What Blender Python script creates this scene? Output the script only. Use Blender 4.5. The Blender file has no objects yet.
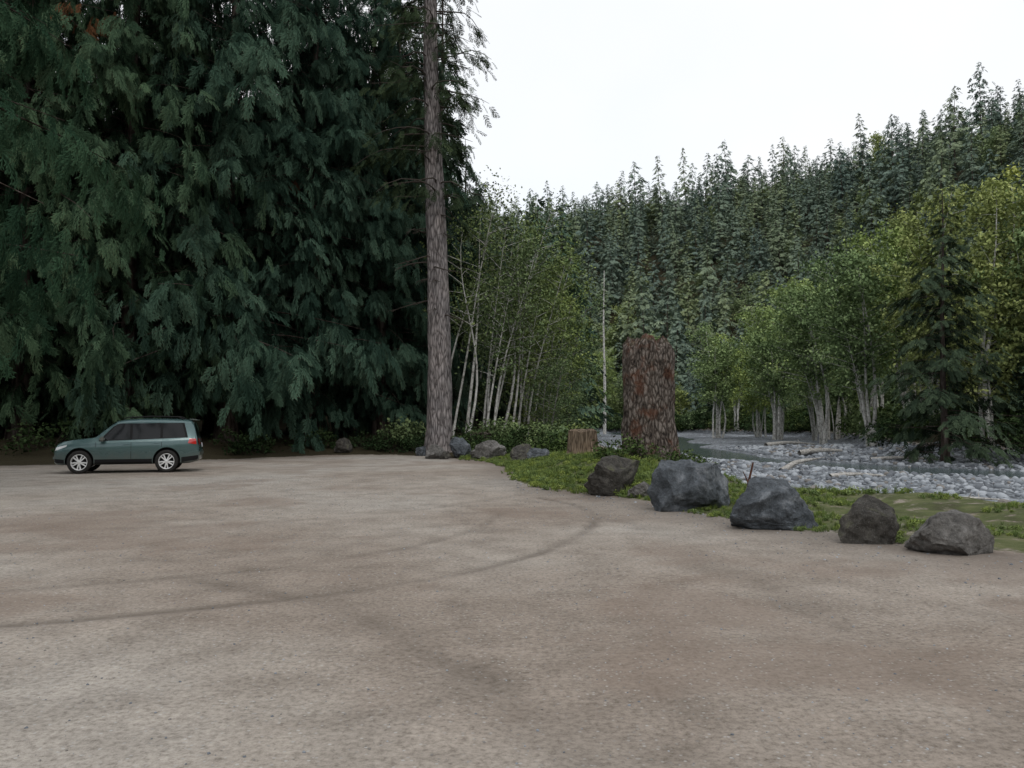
import bpy, bmesh, math
import numpy as np
from mathutils import Vector, Matrix
R0=np.random.RandomState
scene=bpy.context.scene
COL=scene.collection
# ------------------------------------------------------------------ noise
def _h(ix,iy,iz,seed):
    with np.errstate(over='ignore'):
        n=(ix.astype(np.int64)*374761393+iy.astype(np.int64)*668265263+iz.astype(np.int64)*1274126177+seed*974711)&0xffffffff
        n=((n^(n>>13))*1274126177)&0xffffffff
        n=(n^(n>>16))&0xffffff
    return n/float(0xffffff)
def vnoise(x,y,z=None,seed=0):
    x=np.asarray(x,float); y=np.asarray(y,float)
    z=np.zeros_like(x) if z is None else np.asarray(z,float)
    ix,iy,iz=np.floor(x),np.floor(y),np.floor(z)
    fx,fy,fz=x-ix,y-iy,z-iz
    fx=fx*fx*(3-2*fx);fy=fy*fy*(3-2*fy);fz=fz*fz*(3-2*fz)
    r=0
    for a in (0,1):
        for b in (0,1):
            for c in (0,1):
                w=(fx if a else 1-fx)*(fy if b else 1-fy)*(fz if c else 1-fz)
                r=r+w*_h(ix+a,iy+b,iz+c,seed)
    return r*2-1
def fbm(x,y,z=None,seed=0,o=4,g=.5):
    r=0;a=1;f=1
    for i in range(o):
        r=r+a*vnoise(np.asarray(x)*f,np.asarray(y)*f,None if z is None else np.asarray(z)*f,seed+i*17); a*=g; f*=2.03
    return r
def ss(t): t=np.clip(t,0,1); return t*t*(3-2*t)
# ------------------------------------------------------------------ mesh building
class Buf:
    def __init__(s): s.v=[];s.f=[];s.n=0
    def add(s,v,f,mat=0,tint=0.5,smooth=False):
        v=np.asarray(v,float).reshape(-1,3); f=np.asarray(f,int)
        t=np.broadcast_to(np.asarray(tint,float),(len(v),)) if np.ndim(tint)<=1 else tint
        s.v.append((v,t)); s.f.append((f+s.n,mat,smooth)); s.n+=len(v)
    def mesh(s,name,mats):
        me=bpy.data.meshes.new(name)
        V=np.concatenate([a for a,_ in s.v]); T=np.concatenate([np.array(t) for _,t in s.v])
        me.vertices.add(len(V)); me.vertices.foreach_set('co',V.astype(np.float32).ravel())
        loops=np.concatenate([f.ravel() for f,_,_ in s.f])
        tot=np.concatenate([np.full(len(f),f.shape[1]) for f,_,_ in s.f])
        mi=np.concatenate([np.full(len(f),m) for f,m,_ in s.f])
        sm=np.concatenate([np.full(len(f),q) for f,_,q in s.f])
        me.loops.add(len(loops)); me.loops.foreach_set('vertex_index',loops.astype(np.int32))
        me.polygons.add(len(tot)); st=np.concatenate([[0],np.cumsum(tot)[:-1]])
        me.polygons.foreach_set('loop_start',st.astype(np.int32))
        me.polygons.foreach_set('material_index',mi.astype(np.int32))
        me.polygons.foreach_set('use_smooth',sm.astype(bool))
        a=me.attributes.new('tint','FLOAT','POINT'); a.data.foreach_set('value',T.astype(np.float32))
        for m in mats: me.materials.append(m)
        me.update(calc_edges=True); me.validate()
        return me
def obj(name,me,loc=(0,0,0),rot=(0,0,0),sc=1,parent=None,link=True):
    o=bpy.data.objects.new(name,me); o.location=loc; o.rotation_euler=rot
    o.scale=(sc,sc,sc) if np.isscalar(sc) else sc
    if parent: o.parent=parent
    if link: COL.objects.link(o)
    return o
def norm(v): return v/np.maximum(np.linalg.norm(v,axis=-1,keepdims=True),1e-9)
def tube(buf,pts,rad,seg=8,mat=0,tint=.5,jit=0,seed=0,cap=True):
    P=np.asarray(pts,float); n=len(P); rad=np.broadcast_to(rad,(n,))
    T=norm(np.gradient(P,axis=0)); ref=np.array([0,0,1.]) if abs(T[0][2])<.8 else np.array([1.,0,0])
    A=norm(np.cross(T,ref)); B=np.cross(T,A)
    th=np.linspace(0,2*np.pi,seg,endpoint=False)
    rr=rad[:,None]*np.ones(seg)
    if jit:
        rr=rr*(1+jit*vnoise(np.cos(th)[None]*3+np.zeros((n,1)),np.sin(th)[None]*3+np.zeros((n,1)),P[:,2:3]*.5+np.zeros((1,seg)),seed))
    V=P[:,None]+rr[...,None]*(np.cos(th)[None,:,None]*A[:,None]+np.sin(th)[None,:,None]*B[:,None])
    i=np.arange(n-1)[:,None]*seg; j=np.arange(seg)[None]; k=(j+1)%seg
    F=np.stack([i+j,i+k,i+seg+k,i+seg+j],-1).reshape(-1,4)
    buf.add(V.reshape(-1,3),F,mat,tint,True)
    if cap:
        c=np.concatenate([V[-1],P[-1:]]); buf.add(c,np.stack([np.arange(seg),(np.arange(seg)+1)%seg,np.full(seg,seg)],-1),mat,tint)
def place(buf,TV,TF,pos,d,nr,sc,tint,mat,tipt=None):
    d=norm(d); s=norm(np.cross(d,nr)); nrm=np.cross(s,d)
    M=np.stack([s,d,nrm],-1)
    V=pos[:,None]+sc[:,None,None]*np.einsum('nij,mj->nmi',M,TV)
    m=len(TV); F=(TF[None]+np.arange(len(pos))[:,None,None]*m).reshape(-1,TF.shape[1])
    tt=tint[:,None]+(0 if tipt is None else tipt[None])
    buf.add(V.reshape(-1,3),F,mat,(tt+np.zeros((1,m))).ravel())
# ------------------------------------------------------------------ materials
def newmat(name):
    m=bpy.data.materials.new(name); m.use_nodes=True; nt=m.node_tree; nt.nodes.clear(); return m,nt
def N(nt,t,props=None,**inp):
    n=nt.nodes.new(t)
    for k,v in (props or {}).items(): setattr(n,k,v)
    for k,v in inp.items():
        key=k.replace('_',' ')
        s=n.inputs[int(k[1:])] if k[0]=='i' and k[1:].isdigit() else n.inputs[key]
        if isinstance(v,bpy.types.NodeSocket): nt.links.new(v,s)
        else: s.default_value=v
    return n
def c4(c): return (c[0],c[1],c[2],1)
def ramp(nt,fac,stops):
    n=nt.nodes.new('ShaderNodeValToRGB'); nt.links.new(fac,n.inputs[0]); e=n.color_ramp.elements
    while len(e)<len(stops): e.new(.5)
    for i,(p,c) in enumerate(stops): e[i].position=p; e[i].color=c4(c) if not np.isscalar(c) else (c,c,c,1)
    return n.outputs[0]
def mixc(nt,f,a,b,bt='MIX'):
    n=nt.nodes.new('ShaderNodeMix'); n.data_type='RGBA'; n.blend_type=bt
    for s,v in ((n.inputs[0],f),(n.inputs[6],a),(n.inputs[7],b)):
        if isinstance(v,bpy.types.NodeSocket): nt.links.new(v,s)
        else: s.default_value=v if np.isscalar(v) else c4(v)
    return n.outputs[2]
def mth(nt,op,a,b=0,c=None,clamp=False):
    n=nt.nodes.new('ShaderNodeMath'); n.operation=op; n.use_clamp=clamp
    for i,v in enumerate((a,b) if c is None else (a,b,c)):
        if isinstance(v,bpy.types.NodeSocket): nt.links.new(v,n.inputs[i])
        else: n.inputs[i].default_value=v
    return n.outputs[0]
def attr(nt,name): return N(nt,'ShaderNodeAttribute',{'attribute_name':name}).outputs['Fac']
def noise(nt,vec,scale,detail=4,rough=.55,dist=0): return N(nt,'ShaderNodeTexNoise',None,Vector=vec,Scale=scale,Detail=detail,Roughness=rough,Distortion=dist).outputs['Fac']
def vscale(nt,vec,s):
    n=nt.nodes.new('ShaderNodeVectorMath'); n.operation='MULTIPLY'; nt.links.new(vec,n.inputs[0]); n.inputs[1].default_value=s; return n.outputs[0]
def finish(nt,col,rough=.8,spec=.3,bump=None,bstr=.5,bdist=.02,metal=0,coat=0):
    b=N(nt,'ShaderNodeBsdfPrincipled'); 
    for k,v in (('Base Color',col),('Roughness',rough),('Metallic',metal),('Specular IOR Level',spec),('Coat Weight',coat)):
        if isinstance(v,bpy.types.NodeSocket): nt.links.new(v,b.inputs[k])
        else: b.inputs[k].default_value=v if np.isscalar(v) else c4(v)
    if bump is not None:
        bn=N(nt,'ShaderNodeBump',None,Height=bump,Strength=bstr,Distance=bdist); nt.links.new(bn.outputs[0],b.inputs['Normal'])
    o=N(nt,'ShaderNodeOutputMaterial'); nt.links.new(b.outputs[0],o.inputs[0])
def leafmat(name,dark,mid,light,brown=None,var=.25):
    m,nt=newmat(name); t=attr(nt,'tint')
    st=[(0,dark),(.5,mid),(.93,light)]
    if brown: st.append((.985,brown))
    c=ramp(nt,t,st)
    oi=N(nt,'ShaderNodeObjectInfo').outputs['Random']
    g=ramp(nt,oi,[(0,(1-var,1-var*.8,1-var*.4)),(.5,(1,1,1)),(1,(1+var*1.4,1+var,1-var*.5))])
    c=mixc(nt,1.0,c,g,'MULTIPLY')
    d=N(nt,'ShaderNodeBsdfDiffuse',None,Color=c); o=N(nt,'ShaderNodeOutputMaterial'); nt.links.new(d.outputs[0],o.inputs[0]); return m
def simple(name,col,rough=.6,metal=0,spec=.4,coat=0,nz=0,sc=8):
    m,nt=newmat(name)
    if nz:
        p=N(nt,'ShaderNodeTexCoord').outputs['Object']; n=noise(nt,p,sc,5)
        c=ramp(nt,n,[(.3,tuple(x*(1-nz) for x in col)),(.7,tuple(min(1,x*(1+nz)) for x in col))])
        finish(nt,c,rough,spec,metal=metal,coat=coat,bump=n if nz>.2 else None,bstr=.3)
    else: finish(nt,col,rough,spec,metal=metal,coat=coat)
    return m
def barkmat(name,a,b,c,vs=(5,5,.9),bd=.06,cheap=False):
    m,nt=newmat(name); p=N(nt,'ShaderNodeTexCoord').outputs['Object']
    pv=vscale(nt,p,vs); n1=noise(nt,pv,1.3,3 if cheap else 6,.65,.6)
    if cheap:
        d=N(nt,'ShaderNodeBsdfDiffuse',None,Color=ramp(nt,n1,[(.35,a),(.5,b),(.68,c)])); o=N(nt,'ShaderNodeOutputMaterial'); nt.links.new(d.outputs[0],o.inputs[0]); return m
    n2=noise(nt,p,1.1,3)
    v=N(nt,'ShaderNodeTexVoronoi',{'feature':'DISTANCE_TO_EDGE'},Vector=pv,Scale=1.5).outputs['Distance']
    hgt=mth(nt,'ADD',mth(nt,'MULTIPLY',n1,.7),mth(nt,'MINIMUM',v,.35))
    col=ramp(nt,hgt,[(.3,a),(.5,b),(.8,c)])
    col=mixc(nt,1.0,col,ramp(nt,n2,[(.3,(.7,.7,.7)),(.7,(1.2,1.15,1.1))]),'MULTIPLY')
    finish(nt,col,.9,.15,bump=hgt,bstr=.9,bdist=bd); return m
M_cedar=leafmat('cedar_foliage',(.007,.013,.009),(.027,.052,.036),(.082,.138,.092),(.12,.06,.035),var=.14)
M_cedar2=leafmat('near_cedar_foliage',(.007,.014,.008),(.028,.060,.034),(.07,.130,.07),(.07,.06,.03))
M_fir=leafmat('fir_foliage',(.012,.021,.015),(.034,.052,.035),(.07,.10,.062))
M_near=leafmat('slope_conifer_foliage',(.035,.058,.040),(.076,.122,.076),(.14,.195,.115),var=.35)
M_far=leafmat('far_conifer_foliage_hazed',(.085,.118,.10),(.138,.185,.145),(.205,.258,.19),var=.25)  # distance haze painted into the leaf colour: paler, less saturated
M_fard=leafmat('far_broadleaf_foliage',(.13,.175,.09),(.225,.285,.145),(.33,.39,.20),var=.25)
M_alder=leafmat('alder_leaves',(.10,.145,.06),(.25,.335,.14),(.44,.53,.24),var=.22)
M_alderY=leafmat('yellowing_alder_leaves',(.14,.165,.06),(.34,.39,.14),(.54,.57,.23),var=.15)
M_alderM=leafmat('streamside_alder_leaves',(.065,.095,.042),(.155,.21,.095),(.28,.345,.165),var=.22)
M_shrub=leafmat('shrub_leaves',(.018,.032,.014),(.05,.08,.032),(.10,.14,.06))
M_grass=leafmat('grass_blades',(.06,.085,.025),(.135,.19,.058),(.24,.30,.115))
M_bark=barkmat('conifer_bark',(.025,.019,.016),(.07,.055,.048),(.13,.11,.1),cheap=True)
M_firbark=barkmat('fir_bark',(.06,.053,.053),(.22,.203,.205),(.40,.375,.378),vs=(6,6,1.3),bd=.08)
M_alderbark=barkmat('alder_bark',(.24,.23,.21),(.52,.51,.48),(.72,.71,.68),vs=(3,3,3),cheap=True)
M_greybark=barkmat('grey_weathered_bark',(.14,.13,.12),(.28,.27,.255),(.42,.41,.39),vs=(3,3,2),cheap=True)
M_darkbark=simple('dark_branch_bark',(.065,.055,.047),.9,spec=.1)
# ------------------------------------------------------------------ fronds
def frond(nb=9,L=.46,w=.05,ang=50,droop=.25,sub=0,side=.72):
    V=[];F=[];T=[]
    def q(a,b,wd,z0,z1,t):
        a=np.array(a);b=np.array(b); d=(b-a); s=np.array([d[1],-d[0]]); s=s/np.linalg.norm(s)*wd
        m=a+d*.45; i=len(V)
        for p,z in ((a,z0),(m+s,(z0+z1)/2),(b,z1),(m-s,(z0+z1)/2)): V.append((p[0],p[1],z))
        T.extend([t-.12,t,t+.22,t]); F.append((i,i+1,i+2,i+3))
    zf=lambda r,t:-droop*t*t-side*r*r
    q((0,0),(0,1.05),w*.6,0,-droop,0)
    for k in range(nb):
        for sg in (-1,1):
            t=.08+.84*(k+(.35 if sg>0 else 0))/(nb-.65); l=L*(math.sin(math.pi*min(1,(t*.8+.22)))**.7+.12)*(1+.25*math.sin(k*5.3+sg))
            a=math.radians(ang-12*t+5*math.sin(k*3.1+sg*2)); b=(sg*l*math.sin(a),t+l*math.cos(a))
            q((0,t),b,w*(1 if not sub else .7),zf(0,t),zf(abs(b[0]),b[1]),.0)
            for j in range(sub):
                u=.32+.42*j/max(1,sub-1) if sub>1 else .42; c=(b[0]*u,t+(b[1]-t)*u); ll=l*.42*(1-u*.4)
                for s2 in (-1,1):
                    aa=sg*a+s2*math.radians(32); e=(c[0]+ll*math.sin(aa),c[1]+ll*math.cos(aa))
                    q(c,e,w*.6,zf(abs(c[0]),c[1]),zf(abs(e[0]),e[1]),.03)
    return np.array(V),np.array(F),np.array(T)
FR_CED=frond(6,.42,.05,33,.45,sub=1,side=1.6)
FR_CEDH=frond(7,.42,.038,34,.5,sub=2,side=1.6)
FR_FIR=frond(7,.30,.035,50,.18)
FR_FAR=frond(3,.46,.13,48,.25)
FR_MID=frond(6,.34,.055,46,.3)
def conifer(name,seed,H,Rr,tr,z0,dz,FR,fl,nper,mats,prof=.75,a=.15,b=.6,c=.25,hang=.6,base=.6,limbtube=True,trunkseg=8,tintb=.0,limbr=.025,jag=.35,subd=2.4,subl=.42):
    r=R0(seed); B=Buf(); TV,TF,TT=FR
    zs=np.linspace(0,H,14); px=.15*np.sin(zs*.23+seed)*(zs/H); py=.15*np.cos(zs*.3+seed)*(zs/H)
    flare=1+.5*np.exp(-zs/.7)
    tube(B,np.stack([px,py,zs],1),tr*flare*(1-zs/H*.97)**.8,trunkseg,0,.5,.08,seed)
    z=z0; P=[];D=[];NR=[];S=[];TI=[]
    az=r.rand()*6
    while z<H-.15:
        t=(z-z0)/(H-z0)
        L=Rr*(1-t)**prof*(1-jag+2*jag*r.rand())*min(1,base+t*5)*(1+.2*math.sin(z*1.1+az*.7+seed))
        L=max(L,.25)
        az+=2.4+r.randn()*.4
        o=np.array([math.cos(az),math.sin(az),0]); sd=np.array([-o[1],o[0],0])
        bx=np.interp(z,zs,px);by=np.interp(z,zs,py)
        aa=a+r.randn()*.10; bb=b*(1-.5*t)+r.randn()*.10; w0=r.randn()
        f=lambda s: np.stack([bx+o[0]*L*s+sd[0]*.12*L*s*s*w0, by+o[1]*L*s+sd[1]*.12*L*s*s*w0, z+L*(aa*s-bb*s*s+c*s**3)],-1)
        if limbtube:
            s=np.linspace(0,.95,5); tube(B,f(s),(limbr*(.4+L*.25))*(1-s*.85),3,0,.4,cap=False)
        ns=max(2,int(L*subd)); q=.12+.88*r.rand(ns)**.75; sp=f(q); sg=np.where(r.rand(ns)<.5,-1,1)*(.2+.8*r.rand(ns))
        sv=norm(o[None]*(.35+.65*q[:,None])+sd[None]*(sg*(1.35-.95*q))[:,None]+np.array([0,0,-1.])*(hang*(.1+1.1*r.rand(ns)))[:,None])
        sl=subl*L**.7*(.5+.9*r.rand(ns)); st_=.32*r.rand(ns)+.14*(q-.4)
        n=max(3,int(nper*L)); j=r.randint(0,ns,n); j[:min(n,ns)]=np.arange(min(n,ns)); u=r.rand(n)
        p=sp[j]+sv[j]*(sl[j]*u)[:,None]+np.array([0,0,-1.])*(.28*sl[j]*u*u)[:,None]+r.randn(n,3)*.03*L
        lat=norm(np.cross(sv[j],np.array([0,0,1.])+.01))*(np.where(r.rand(n)<.5,-1,1)*(1-.65*u)*(.3+.7*r.rand(n)))[:,None]
        d=sv[j]*.9+lat+np.array([0,0,-1.])*(hang*1.0*r.rand(n))[:,None]
        nr=np.array([0,0,1.])+r.randn(n,3)*.4+o[None]*.5
        P.append(p);D.append(d);NR.append(nr);S.append(fl*(.5+.8*r.rand(n))*(min(1,.45+L/Rr)))
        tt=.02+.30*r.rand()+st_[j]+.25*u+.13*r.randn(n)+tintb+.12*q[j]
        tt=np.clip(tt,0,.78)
        if r.rand()<.006 and z>6: tt[:]=1.1
        TI.append(tt)
        z+=dz*(.5+1.0*r.rand())*(1-.4*t)
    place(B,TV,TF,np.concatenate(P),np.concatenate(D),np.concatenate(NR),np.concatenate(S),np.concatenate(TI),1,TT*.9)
    return B.mesh(name,mats)
LQ=np.array([(0,0,0),(.38,.5,.08),(0,1.1,-.08),(-.38,.5,.08)]); LQF=np.array([(0,1,2,3)])
def leafclumps(B,r,C,rad,n,size,mat,flat=.7,tb=0):
    C=np.asarray(C); m=len(C); g=r.randn(m,n,3)*.5; g[...,2]*=flat
    P=(C[:,None]+g*np.broadcast_to(rad,(m,))[:,None,None]).reshape(-1,3); k=len(P)
    tt=np.clip(.38+tb+r.randn(m,1)*.17+g[...,2]*.2+r.randn(m,n)*.12,0,.92).ravel()
    place(B,LQ,LQF,P,r.randn(k,3)+np.array([0,0,-.4]),r.randn(k,3)*.6+np.array([0,0,1.]),size*(.6+.8*r.rand(k)),tt,mat)
def alder(name,seed,H,nt,spread,lean,cr,nleaf,size,mats,start=.35,tr=.13,brn=22,clr=.75,bark=0):
    r=R0(seed);B=Buf();C=[];CR=[]
    for k in range(nt):
        a=r.rand()*6.28; b0=np.array([math.cos(a),math.sin(a),0])*r.rand()*.8*(nt>1)
        h=H*(.65+.35*r.rand()) if k else H
        ld=np.array([lean[0]+r.randn()*spread,lean[1]+r.randn()*spread,0])
        s=np.linspace(0,1,12); w1,w2=r.randn(2)*.3
        P=b0+ld*(s**1.3)[:,None]*h+np.stack([w1*np.sin(s*5),w2*np.sin(s*6),h*s],1)
        tube(B,P,tr*(.6+.6*r.rand())*(1-s*.9)*(h/H),6,0,.5,.1,seed+k)
        for j in range(brn):
            t=start+(1-start)*(j+r.rand())/brn
            q=np.array([np.interp(t,s,P[:,i]) for i in range(3)])
            a=r.rand()*6.28; u=(t-start)/(1-start)
            L=cr*(math.sin(math.pi*(.18+.75*u))**.7)*(.45+.85*r.rand())
            o=np.array([math.cos(a),math.sin(a),.25+.5*r.rand()])
            ps=np.stack([q+o*L*x+np.array([0,0,-.12*L*x*x]) for x in (0,.35,.7,1)])
            tube(B,ps,.028*(.5+L*.2)*np.array([1,.7,.4,.12]),3,0,.5,cap=False)
            for x in (.35,.6,.85,1.05):
                C.append(q+o*L*x+r.randn(3)*.25); CR.append(clr*(.5+.8*r.rand()))
    C=np.array(C);CR=np.array(CR); n=max(3,int(nleaf/len(C)))
    leafclumps(B,r,C,CR,n,size,1)
    return B.mesh(name,mats)
def shrubmesh(name,seed,w,h,ncl,nl,size,mat):
    r=R0(seed);B=Buf();C=[]
    for i in range(ncl):
        a=r.rand()*6.28;q=r.rand()**.5; t=r.rand()
        c=np.array([math.cos(a)*q*w,math.sin(a)*q*w,h*(.1+.85*t)*(1-.55*q*q)]); C.append(c)
        tube(B,[(c[0]*.1,c[1]*.1,0),c*np.array([.6,.6,.55]),c],[.015,.01,.004],3,0,.5,cap=False)
    leafclumps(B,r,C,.33*w*.6+.12,nl,size,1)
    return B.mesh(name,[M_darkbark,mat])
# ------------------------------------------------------------------ terrain
LOT=np.array([(6.6,9.4),(9,7.6),(14,4.5),(24,-2),(40,-12),(40,-60),(-60,-60),(-60,27),(-20,28),(-17,29.8),(-12.3,34),(-9,38.5),(-6,38.8),(-3.5,36),(-1,32),(-.3,28),(.0,21),(1,19.0),(2,17.6),(2.9,15.6),(3.4,13.7),(4.3,11.8),(5.2,10.4)],float)
BED=np.array([(80,-2),(30,8.5),(16,13.8),(12,15.6),(8.5,17.6),(6.4,20.2),(5.7,26),(6.0,45),(7.0,70),(8.5,110),(4,150),(0,190),(30,190),(45,150),(48,115),(38,85),(30,62),(31,46),(45,36),(90,20)],float)
CH=np.array([(90,12),(60,20),(34,33),(21,43),(16,56),(17,85),(24,120),(24,190)],float)
def sdpoly(P,x,y,closed=True):
    d=np.full(x.shape,1e9); ins=np.zeros(x.shape,bool); n=len(P)
    for i in range(n if closed else n-1):
        a=P[i];b=P[(i+1)%n]; e=b-a; t=np.clip(((x-a[0])*e[0]+(y-a[1])*e[1])/(e@e),0,1)
        d=np.minimum(d,np.hypot(x-a[0]-t*e[0],y-a[1]-t*e[1]))
        if closed:
            c=(a[1]>y)!=(b[1]>y)
            with np.errstate(divide='ignore',invalid='ignore'):
                xi=a[0]+(y-a[1])/(b[1]-a[1] if b[1]!=a[1] else 1e-9)*e[0]
            ins^=c&(x<xi)
    return np.where(ins,-d,d) if closed else d
def terr(x,y):
    x=np.asarray(x,float);y=np.asarray(y,float)
    dl=sdpoly(LOT,x,y); db=sdpoly(BED,x,y)
    n1=fbm(x*.12,y*.12,seed=3); n2=fbm(x*.7,y*.7,seed=5,o=3)
    xc=np.interp(y,[5,15,25,40,50,110,150,190,210],[110,60,40,19,19,28,24,15,-200])
    w=ss((x-xc)/30+.5)
    out=np.maximum(dl,0)
    h=.02*n1+.012*n2*(dl<2)
    mound=.55*np.exp(-(((x-3.0)/2.1)**2+((y-25)/6.)**2))*ss(out/2.)
    berm=.08*ss(out/1.2)
    left=.85*ss(out/7)*ss((2.2-x)/4)*ss((y-18)/14)
    h=h+left+mound+berm+.08*n2*ss(out/2)
    hl=30*ss((out-12)/90)*ss((db-8)/60)
    amp=88+.10*np.clip(x,0,260)
    hr=1.1*ss(db/5)+amp*ss((db-6)/205)+4*n1*ss(db/40)
    h=(h+hl)*(1-w)+hr*w
    bars=.16*fbm(x*.09,y*.09,seed=9,o=3)+.06*n2
    ch=sdpoly(CH,x,y,False); bed=-.86+bars-.5*np.exp(-(ch/3.0)**2)
    k=ss((.7-db)/1.9)
    h=h*(1-k)+bed*k
    return h,dl,db,w,ch
def hz(x,y): return float(terr(np.array([x]),np.array([y]))[0][0])
def axis(segs):
    o=[]
    for a,b,s in segs: o.append(np.arange(a,b,s))
    return np.concatenate(o+[np.array([segs[-1][1]])])
xs=axis([(-520,-80,20),(-80,-24,2),(-24,-12,.4),(-12,9,.12),(9,20,.3),(20,60,1),(60,520,8)])
ys=axis([(-220,-20,20),(-20,2,1),(2,24,.12),(24,44,.3),(44,200,2),(200,640,10)])
X,Y=np.meshgrid(xs,ys); 
Z,DL,DB,W,CHD=terr(X,Y)
TR=[np.array([(-9,5.9),(-4.14,6.47),(-3.5,6.8),(-2.56,7.25),(-1.66,7.72),(-.66,8.57),(.35,10),(1.18,12.1),(1.5,14),(1.3,15.9),(.6,17.5)]),
    np.array([(-6,7.5),(-3.76,8.3),(-2.43,9.17),(-1.22,10.65),(-.5,12.45),(-.22,14.5)]),
    np.array([(-3.3,8.4),(-1.68,7.37),(-.69,6.03),(.05,4.73),(.5,3.5)]),
    np.array([(3.2,4),(2.6,6.5),(2.4,9),(2.2,12),(1.4,15)]),
    np.array([(-9,12),(-5,12.5),(-2,14.5),(0,18)]),
    np.array([(-2.2,8.1),(-1.1,6.9),(-.2,5.3),(.7,4)])]
def smoothline(P):
    t=np.arange(len(P)); tt=np.linspace(0,len(P)-1,len(P)*5)
    q=np.stack([np.interp(tt,t,P[:,i]) for i in (0,1)],1)
    for _ in range(6): q[1:-1]=(q[:-2]+2*q[1:-1]+q[2:])/4
    return q
TRK=np.zeros_like(X); near=(Y>2)&(Y<20)&(X>-12)&(X<8); OFF=np.zeros_like(X)
for P,wd,s in zip(TR,(.085,.09,.17,.25,.11,.13),(.72,.42,.42,.28,.22,.25)):
    d=sdpoly(smoothline(P),X[near],Y[near],False); fade=.7+.6*vnoise(X[near]*.7,Y[near]*.7,seed=8)+.25*vnoise(X[near]*3,Y[near]*3,seed=18)
    TRK[near]=np.maximum(TRK[near],s*np.exp(-(d/wd)**2)*np.clip(fade,.15,1.2))
    OFF[near]=np.maximum(OFF[near],s*np.exp(-((d-wd*2.4)/(wd*1.1))**2))
Z=Z-.014*TRK+.008*OFF
GR=ss(DL/.5)*(X>-2.2)*(Y<40)*(W<.5)*ss((DB+.2)/1.)*np.where(X>4.6,.62,1)
FO=ss(DL/.6)*ss((DB)/1.5)*(1-GR*(X<4.6))*np.where((X>4.6)&(Y<30),.55,1)
BD=ss((1.0-DB)/1.4)
nx,ny=len(xs),len(ys)
B=Buf(); i=(np.arange(ny-1)[:,None]*nx+np.arange(nx-1)[None]); F=np.stack([i,i+1,i+nx+1,i+nx],-1).reshape(-1,4)
B.add(np.stack([X,Y,Z],-1),F,0,0,True)
m,nt=newmat('ground_gravel_grass_riverbed'); P=N(nt,'ShaderNodeNewGeometry').outputs['Position']
med=noise(nt,P,1.6,4,.65); fin=noise(nt,P,22,4,.8)
col=ramp(nt,attr(nt,'patch'),[(.15,(.27,.231,.196)),(.5,(.335,.30,.262)),(.85,(.368,.342,.308))])
col=mixc(nt,1.0,col,ramp(nt,med,[(.3,(.76,.745,.73)),(.5,(.98,.97,.96)),(.72,(1.17,1.16,1.15))]),'MULTIPLY')
col=mixc(nt,1.0,col,ramp(nt,fin,[(.28,(.50,.48,.46)),(.5,(1,1,1)),(.74,(1.38,1.38,1.38))]),'MULTIPLY')
col=mixc(nt,attr(nt,'dirt'),col,(.215,.165,.132))
vor=N(nt,'ShaderNodeTexVoronoi',None,Vector=P,Scale=26.); 
st=ramp(nt,vor.outputs['Distance'],[(.16,1.),(.3,0.)]); stm=mth(nt,'MULTIPLY',st,ramp(nt,vor.outputs['Color'],[(.55,0.),(.6,1.)]))
stc=ramp(nt,N(nt,'ShaderNodeSeparateColor',None,Color=vor.outputs['Color']).outputs[1],[(0,(.11,.10,.09)),(.6,(.26,.25,.235)),(1,(.5,.49,.47))])
col=mixc(nt,mth(nt,'MULTIPLY',stm,.7),col,stc)
tk=mth(nt,'MULTIPLY',attr(nt,'track'),mth(nt,'ADD',.5,mth(nt,'MULTIPLY',fin,.6)),clamp=True)
col=mixc(nt,tk,col,(.10,.083,.068))
col=mixc(nt,mth(nt,'MULTIPLY',attr(nt,'damp'),.85),col,(.12,.102,.088))
foc=ramp(nt,fin,[(.3,(.02,.016,.01)),(.55,(.05,.042,.025)),(.75,(.06,.07,.03))])
tn=mth(nt,'MULTIPLY',mth(nt,'SUBTRACT',noise(nt,P,3.,4,.7),.5),1.1)
def th(a): return ramp(nt,mth(nt,'ADD',attr(nt,a),tn),[(.42,0.),(.58,1.)])
col=mixc(nt,th('forest'),col,foc)
gc=ramp(nt,med,[(.3,(.055,.055,.03)),(.5,(.085,.10,.04)),(.7,(.15,.15,.075))])
col=mixc(nt,th('grass'),col,gc)
vb=N(nt,'ShaderNodeTexVoronoi',None,Vector=P,Scale=4.2,Randomness=1.)
bc=ramp(nt,N(nt,'ShaderNodeSeparateColor',None,Color=vb.outputs['Color']).outputs[0],[(0,(.15,.165,.18)),(.5,(.28,.305,.335)),(1,(.46,.49,.53))])
bc=mixc(nt,1.0,bc,ramp(nt,vb.outputs['Distance'],[(.25,(1,1,1)),(.5,(.45,.45,.45))]),'MULTIPLY')
bc=mixc(nt,1.0,bc,ramp(nt,attr(nt,'patch'),[(.2,(.75,.75,.75)),(.8,(1.15,1.15,1.15))]),'MULTIPLY')
bm=th('bed'); col=mixc(nt,bm,col,bc)
finish(nt,col,.92,.12,bump=fin,bstr=.75,bdist=.026)
gm=B.mesh('ground',[m])
DAMP=ss((DL+1.6)/1.8)*(DL<.3)*.5*(Y<36)+.16*ss((DL+4)/4)*(X>0)*(Y<20)
PATCH=np.clip(.5+.42*fbm(X*.28,Y*.28,seed=61,o=4),0,1); DIRT=.45*ss((fbm(X*.55,Y*.55,seed=62,o=5,g=.6)-.12)/.6)
for nme,A in (('track',TRK),('grass',GR),('forest',FO),('bed',BD),('damp',np.clip(DAMP,0,.8)),('patch',PATCH),('dirt',DIRT)):
    a=gm.attributes.new(nme,'FLOAT','POINT'); a.data.foreach_set('value',A.astype(np.float32).ravel())
obj('ground',gm)
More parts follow.
